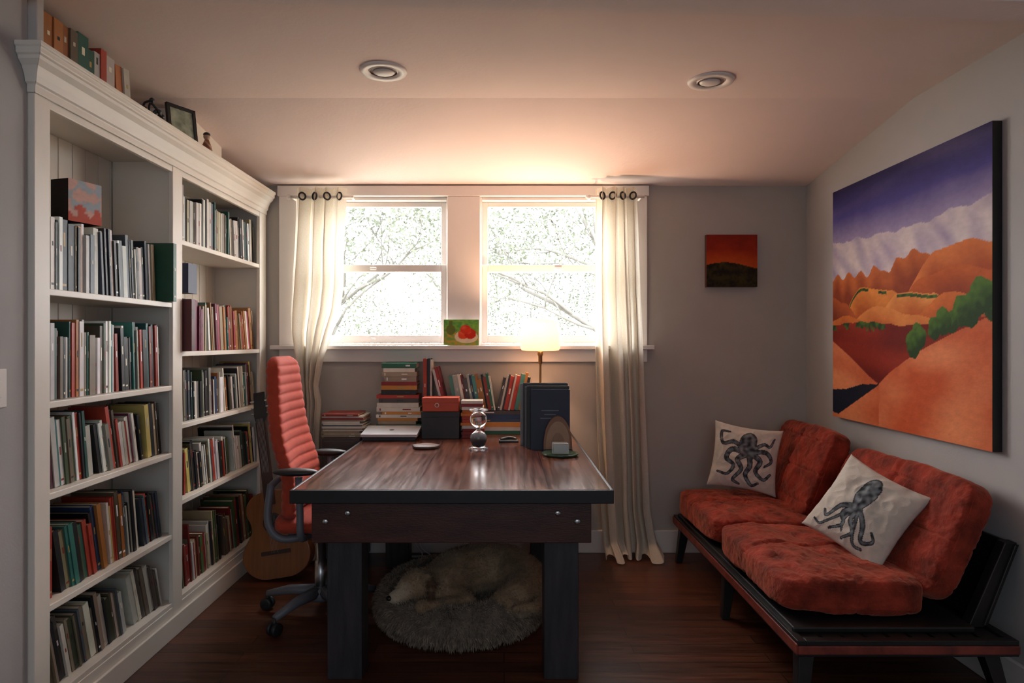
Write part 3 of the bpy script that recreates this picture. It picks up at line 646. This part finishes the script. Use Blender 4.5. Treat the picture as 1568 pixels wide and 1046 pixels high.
m.tube([mz+pp*.022-Vector((0,0,.010))-hd*.025,mz+hd*.018-Vector((0,0,.009)),mz-pp*.022-Vector((0,0,.010))-hd*.025],.002,6,mi=1)
m.build('sleeping_dog',[M_fur,pmat('nose_black',(.012,.010,.010),.35)],recalc=False)
# cables
m=MB()
m.tube(sm([(-.62,4.22,.42),(-.60,4.20,.15),(-.66,4.16,.012),(-.56,4.16,.01),(-.45,4.17,.01),(-.52,4.20,.08),(-.47,4.22,.33)],8),.004,6)
m.tube(sm([(-.5,4.22,.34),(-.56,4.20,.12),(-.50,4.17,.012),(-.60,4.16,.01),(-.40,4.16,.012),(-.35,4.18,.02)],8),.004,6)
m.box((-.64,4.225,.30),(-.44,4.25,.36)); m.build('power_cables',[M_trim])
# ---------------------------------------------------------------- sofa
sf=bpy.data.objects.new('futon_sofa',None); sc.collection.objects.link(sf)
def cushion(m,size,M,k=6,wr=.011,seed=0,N=84,tuft=0):
    pts=[];fs=[]; idx={}
    def vid(p):
        key=(round(p[0],4),round(p[1],4),round(p[2],4))
        if key not in idx: idx[key]=len(pts); pts.append(p)
        return idx[key]
    for ax in range(3):
        for sg in (-1,1):
            for i in range(N):
                for j in range(N):
                    q=[]
                    for (a,b) in ((i,j),(i+1,j),(i+1,j+1),(i,j+1)):
                        p=[0,0,0]; p[ax]=sg; p[(ax+1)%3]=math.tan((2*a/N-1)*.785398); p[(ax+2)%3]=math.tan((2*b/N-1)*.785398); q.append(vid(tuple(p)))
                    fs.append(q if sg>0 else q[::-1])
    vs=[]
    for p in pts:
        l=(abs(p[0])**k+abs(p[1])**k+abs(p[2])**k)**(1/k); n=[c/l for c in p]
        v=Vector((n[0]*size[0]/2,n[1]*size[1]/2,n[2]*size[2]/2))
        v.z*=1+.25*(1-n[0]**2)*(1-n[1]**2)
        q=v*6+Vector((seed*3.1,seed,0)); dn=noise.noise(q)*wr*1.0-abs(noise.noise(q*1.5+Vector((9,2,4))))*wr*1.2-abs(noise.noise(q*3.0+Vector((3,7,1))))*wr*.9-abs(noise.noise(q*6.5+Vector((1,2,8))))*wr*.5
        if tuft and abs(n[2])>.5:
            dn-=.011*math.exp(-(math.sin(n[1]*math.pi*tuft*.5)/.09)**2)+.008*math.exp(-(math.sin(n[0]*math.pi*1.5)/.10)**2)
        v+=Vector((n[0]**7*.5,n[1]**7*.5,n[2]**3*1.2))*dn
        vs.append(v)
    m.add(vs,fs,smooth=True,M=M)
m=MB(); cushion(m,(.58,.83,.155),T(1.31,2.925,.366)@Rot('Y',2),seed=1,tuft=2); m.build('seat_cushion_1',[M_velvet],parent=sf)
m=MB(); cushion(m,(.58,.74,.155),T(1.31,3.735,.366)@Rot('Y',2),seed=2,tuft=2); m.build('seat_cushion_2',[M_velvet],parent=sf)
m=MB(); cushion(m,(.50,.94,.14),T(1.70,2.985,.56)@Rot('Y',-66),seed=3,tuft=2); m.build('back_cushion_1',[M_velvet],parent=sf)
m=MB(); cushion(m,(.50,.68,.14),T(1.66,3.82,.615)@Rot('Y',-68),seed=4,tuft=2); m.build('back_cushion_2',[M_velvet],parent=sf)
m=MB()
m.box((1.024,2.384,.215),(1.055,4.126,.272)); m.box((1.055,2.384,.215),(1.80,2.415,.272)); m.box((1.055,4.095,.215),(1.80,4.13,.272)); m.box((1.77,2.415,.215),(1.80,4.095,.272))
m.box((1.018,2.378,.225),(1.024,4.126,.262),1); m.box((1.024,2.378,.225),(1.80,2.384,.255),1)
for i in range(9): m.box((1.055+.08*i,2.415,.245),(1.055+.08*i+.066,4.095,.265))
for yy in (2.50,3.25,4.02):
    m.loft([[(1.70,yy,.27),(1.76,yy,.27),(1.76,yy+.045,.27),(1.70,yy+.045,.27)],[(1.835,yy,.58),(1.88,yy,.58),(1.88,yy+.045,.58),(1.835,yy+.045,.58)]],smooth=False)
m.loft([[(1.75,2.49,.28),(1.765,2.49,.28),(1.765,4.07,.28),(1.75,4.07,.28)],[(1.865,2.49,.575),(1.88,2.49,.575),(1.88,4.07,.575),(1.865,4.07,.575)]],smooth=False)
for (x,y,dx,dy) in ((1.07,2.44,-.03,-.04),(1.07,4.05,-.03,.02),(1.72,2.44,.05,-.04),(1.72,4.05,.05,.02),(1.07,3.25,-.02,0)):
    m.loft([[(x+dx-.018,y+dy-.018,0),(x+dx+.018,y+dy-.018,0),(x+dx+.018,y+dy+.018,0),(x+dx-.018,y+dy+.018,0)],[(x-.028,y-.028,.22),(x+.028,y-.028,.22),(x+.028,y+.028,.22),(x-.028,y+.028,.22)]],smooth=False)
m.build('frame',[M_black,pmat('redwood_edge',(.20,.035,.022),.5,.4,20)],.003,parent=sf)
m=MB(); m.box((1.04,2.46,.266),(1.70,4.09,.288)); m.build('mattress_base',[M_black],.006,parent=sf)
# pillows
def pillow(name,size,Th,M,strokes,blobs,seed):
    N=140; m=MB()
    us=np.linspace(-1,1,N+1); U,Vv=np.meshgrid(us,us,indexing='ij')
    D=np.full(U.shape,9.0)
    for pl,w0,w1 in strokes:
        pts=sm([(a,b,0) for a,b in pl],14); n=len(pts)
        for k,p in enumerate(pts):
            w=w0+(w1-w0)*k/n; D=np.minimum(D,np.hypot(U-p.x,Vv-p.y)-w)
    for (x,y,rx,ry,ang) in blobs:
        c,s_=math.cos(ang),math.sin(ang); a=(U-x)*c+(Vv-y)*s_; b=-(U-x)*s_+(Vv-y)*c
        D=np.minimum(D,(np.hypot(a/rx,b/ry)-1)*min(rx,ry))
    base=H('d4cabc'); ink=H('24282e'); ink2=H('80868a')
    for sgn in (1,-1):
        vs=[];cs=[]
        for i in range(N+1):
            for j in range(N+1):
                u,v=us[i],us[j]
                x=size/2*u*(1-.09*(1-v*v)); y=size/2*v*(1-.09*(1-u*u))
                t=max(0,(1-u*u)*(1-v*v)); z=sgn*(Th*t**.42+.014*noise.noise((u*2.2,v*2.2,seed+sgn))*t**.3-.010*abs(noise.noise((u*4,v*4,seed+5)))*t**.2)
                vs.append((x,y,z))
                if sgn>0:
                    d=D[i,j]
                    if d<0:
                        q=noise.noise((u*9,v*9,seed)); cs.append(mix(ink,ink2,.5+1.1*q if d<-.022 else 0))
                    else: cs.append(base)
                else: cs.append(base)
        fs=[(i*(N+1)+j,(i+1)*(N+1)+j,(i+1)*(N+1)+j+1,i*(N+1)+j+1) for i in range(N) for j in range(N)]
        if sgn<0: fs=[f[::-1] for f in fs]
        m.add(vs,fs,smooth=True,M=M,cols=cs)
    return m.build(name,[M_attr],recalc=False)
oct1=[([(-.05,.15),(-.45,.2),(-.6,-.1),(-.35,-.3),(-.5,-.6),(-.8,-.55)],.10,.035),([(.0,.1),(-.25,-.1),(-.1,-.4),(-.3,-.75),(-.1,-.88)],.10,.035),([(.1,.1),(.15,-.25),(.05,-.55),(.25,-.85),(.45,-.75)],.10,.035),
 ([(.15,.15),(.45,-.05),(.35,-.4),(.6,-.6),(.8,-.4)],.10,.035),([(.15,.2),(.6,.25),(.8,0),(.6,-.2)],.09,.03),([(-.05,.2),(-.4,.45),(-.75,.35),(-.8,.7),(-.55,.75)],.08,.03),([(.2,.3),(.5,.5),(.7,.45),(.8,.7)],.07,.03)]
pillow('octopus_pillow',.375,.06,T(1.375,3.90,.652)@Rot('Z',-14)@Rot('X',78)@Rot('Z',-8),oct1,[(.02,.48,.27,.36,-.3)],1)
oct2=[([(0,.0),(-.2,-.3),(-.05,-.55),(-.3,-.8)],.08,.03),([(.05,0),(.05,-.35),(.25,-.6),(.05,-.85)],.08,.03),([(-.05,0),(-.35,-.2),(-.5,-.55),(-.65,-.45)],.07,.03),([(.1,0),(.35,-.3),(.5,-.65),(.7,-.5),(.6,-.35)],.07,.03),([(0,0),(-.1,-.4),(.0,-.7)],.06,.03),([(.08,0),(.2,-.4),(.35,-.8),(.55,-.8)],.06,.03),([(-.05,0),(-.3,-.5),(-.55,-.8),(-.75,-.75)],.05,.025)]
pillow('octopus_pillow',.375,.07,T(1.505,2.86,.605)@Rot('Z',-52)@Rot('X',62)@Rot('Z',-22),oct2,[(.02,.38,.24,.46,0)],2)
# ---------------------------------------------------------------- outside
rt=random.Random(11); m=MB(); leaves=[]
def branch(p,d,l,r,dep):
    pts=[p]; q=p.copy(); dd=d.copy()
    for i in range(5):
        dd=(dd+Vector((rt.uniform(-.25,.25),rt.uniform(-.2,.2),rt.uniform(-.2,.22)))).normalized(); q=q+dd*l/5; pts.append(q.copy())
    m.tube(pts,[r*(1-.5*i/5) for i in range(6)],6,col=(.075,.07,.06))
    if dep==0:
        for k in range(14): leaves.append(pts[-1]+Vector((rt.gauss(0,.24),rt.gauss(0,.24),rt.gauss(0,.2))))
        return
    for k in range(3 if dep>1 else 4):
        s_=pts[rt.choice((2,3,4,5))]; nd=(dd+Vector((rt.uniform(-1,1),rt.uniform(-.7,.7),rt.uniform(-.5,.7)))).normalized()
        branch(s_,nd,l*.68,r*.5,dep-1)
for (x,y,dx) in ((-3.2,9.5,.25),(1.9,8.5,-.15),(3.9,10,-.3),(-.6,12,.05),(-5.2,12,.1)):
    branch(Vector((x,y,-1)),Vector((dx,0,1)),2.6,.09,4)
for k in range(16000):
    p=Vector((rt.uniform(-6,5),rt.uniform(10,13),rt.uniform(1.0,3.8)))
    if noise.noise(p*1.1)>-.05: leaves.append(p)
tree=m.build('garden_tree',[pmat('bark',rough=.9,attr=True,var=.2)],recalc=False)
m=MB()
for p in leaves:
    for k in range(3):
        q=p+Vector((rt.gauss(0,.07),rt.gauss(0,.07),rt.gauss(0,.07))); a=Vector((rt.gauss(0,1),rt.gauss(0,1),rt.gauss(0,1))).normalized()*.033; b=a.cross(Vector((rt.gauss(0,1),rt.gauss(0,1),1))).normalized()*.018
        g_=rt.uniform(.7,1.3); m.add([q-a,q-b,q+a,q+b],[(0,1,2,3)],(.080*g_,.092*g_,.064*g_))
lv=m.build('tree_foliage',[pmat('leaves',rough=.7,attr=True)],recalc=False); lv.parent=tree
boxobj('ground_outside',(-25,4.6,-1.1),(25,40,-1.0),pmat('dry_grass',(.20,.19,.14),.9,.3))
w=bpy.data.worlds.new('World'); sc.world=w; w.use_nodes=True; bg=w.node_tree.nodes['Background']; bg.inputs[0].default_value=(.95,.97,1,1); bg.inputs[1].default_value=20
L=bpy.data.lights.new('adjoining_room_light','AREA'); L.shape='RECTANGLE'; L.size=2.4; L.size_y=1.3; L.energy=19; L.color=(.70,.84,1)
o=bpy.data.objects.new('adjoining_room_light',L); o.location=(.1,-1.45,1.5); o.rotation_euler=(math.radians(90),0,0); sc.collection.objects.link(o)
cam=bpy.data.cameras.new('camera'); cam.lens=24; cam.sensor_width=36; cam.shift_x=12/1568; cam.clip_start=.05
co=bpy.data.objects.new('camera',cam); co.location=(0,0,1.317); co.rotation_euler=(math.radians(90),0,0); sc.collection.objects.link(co); sc.camera=co
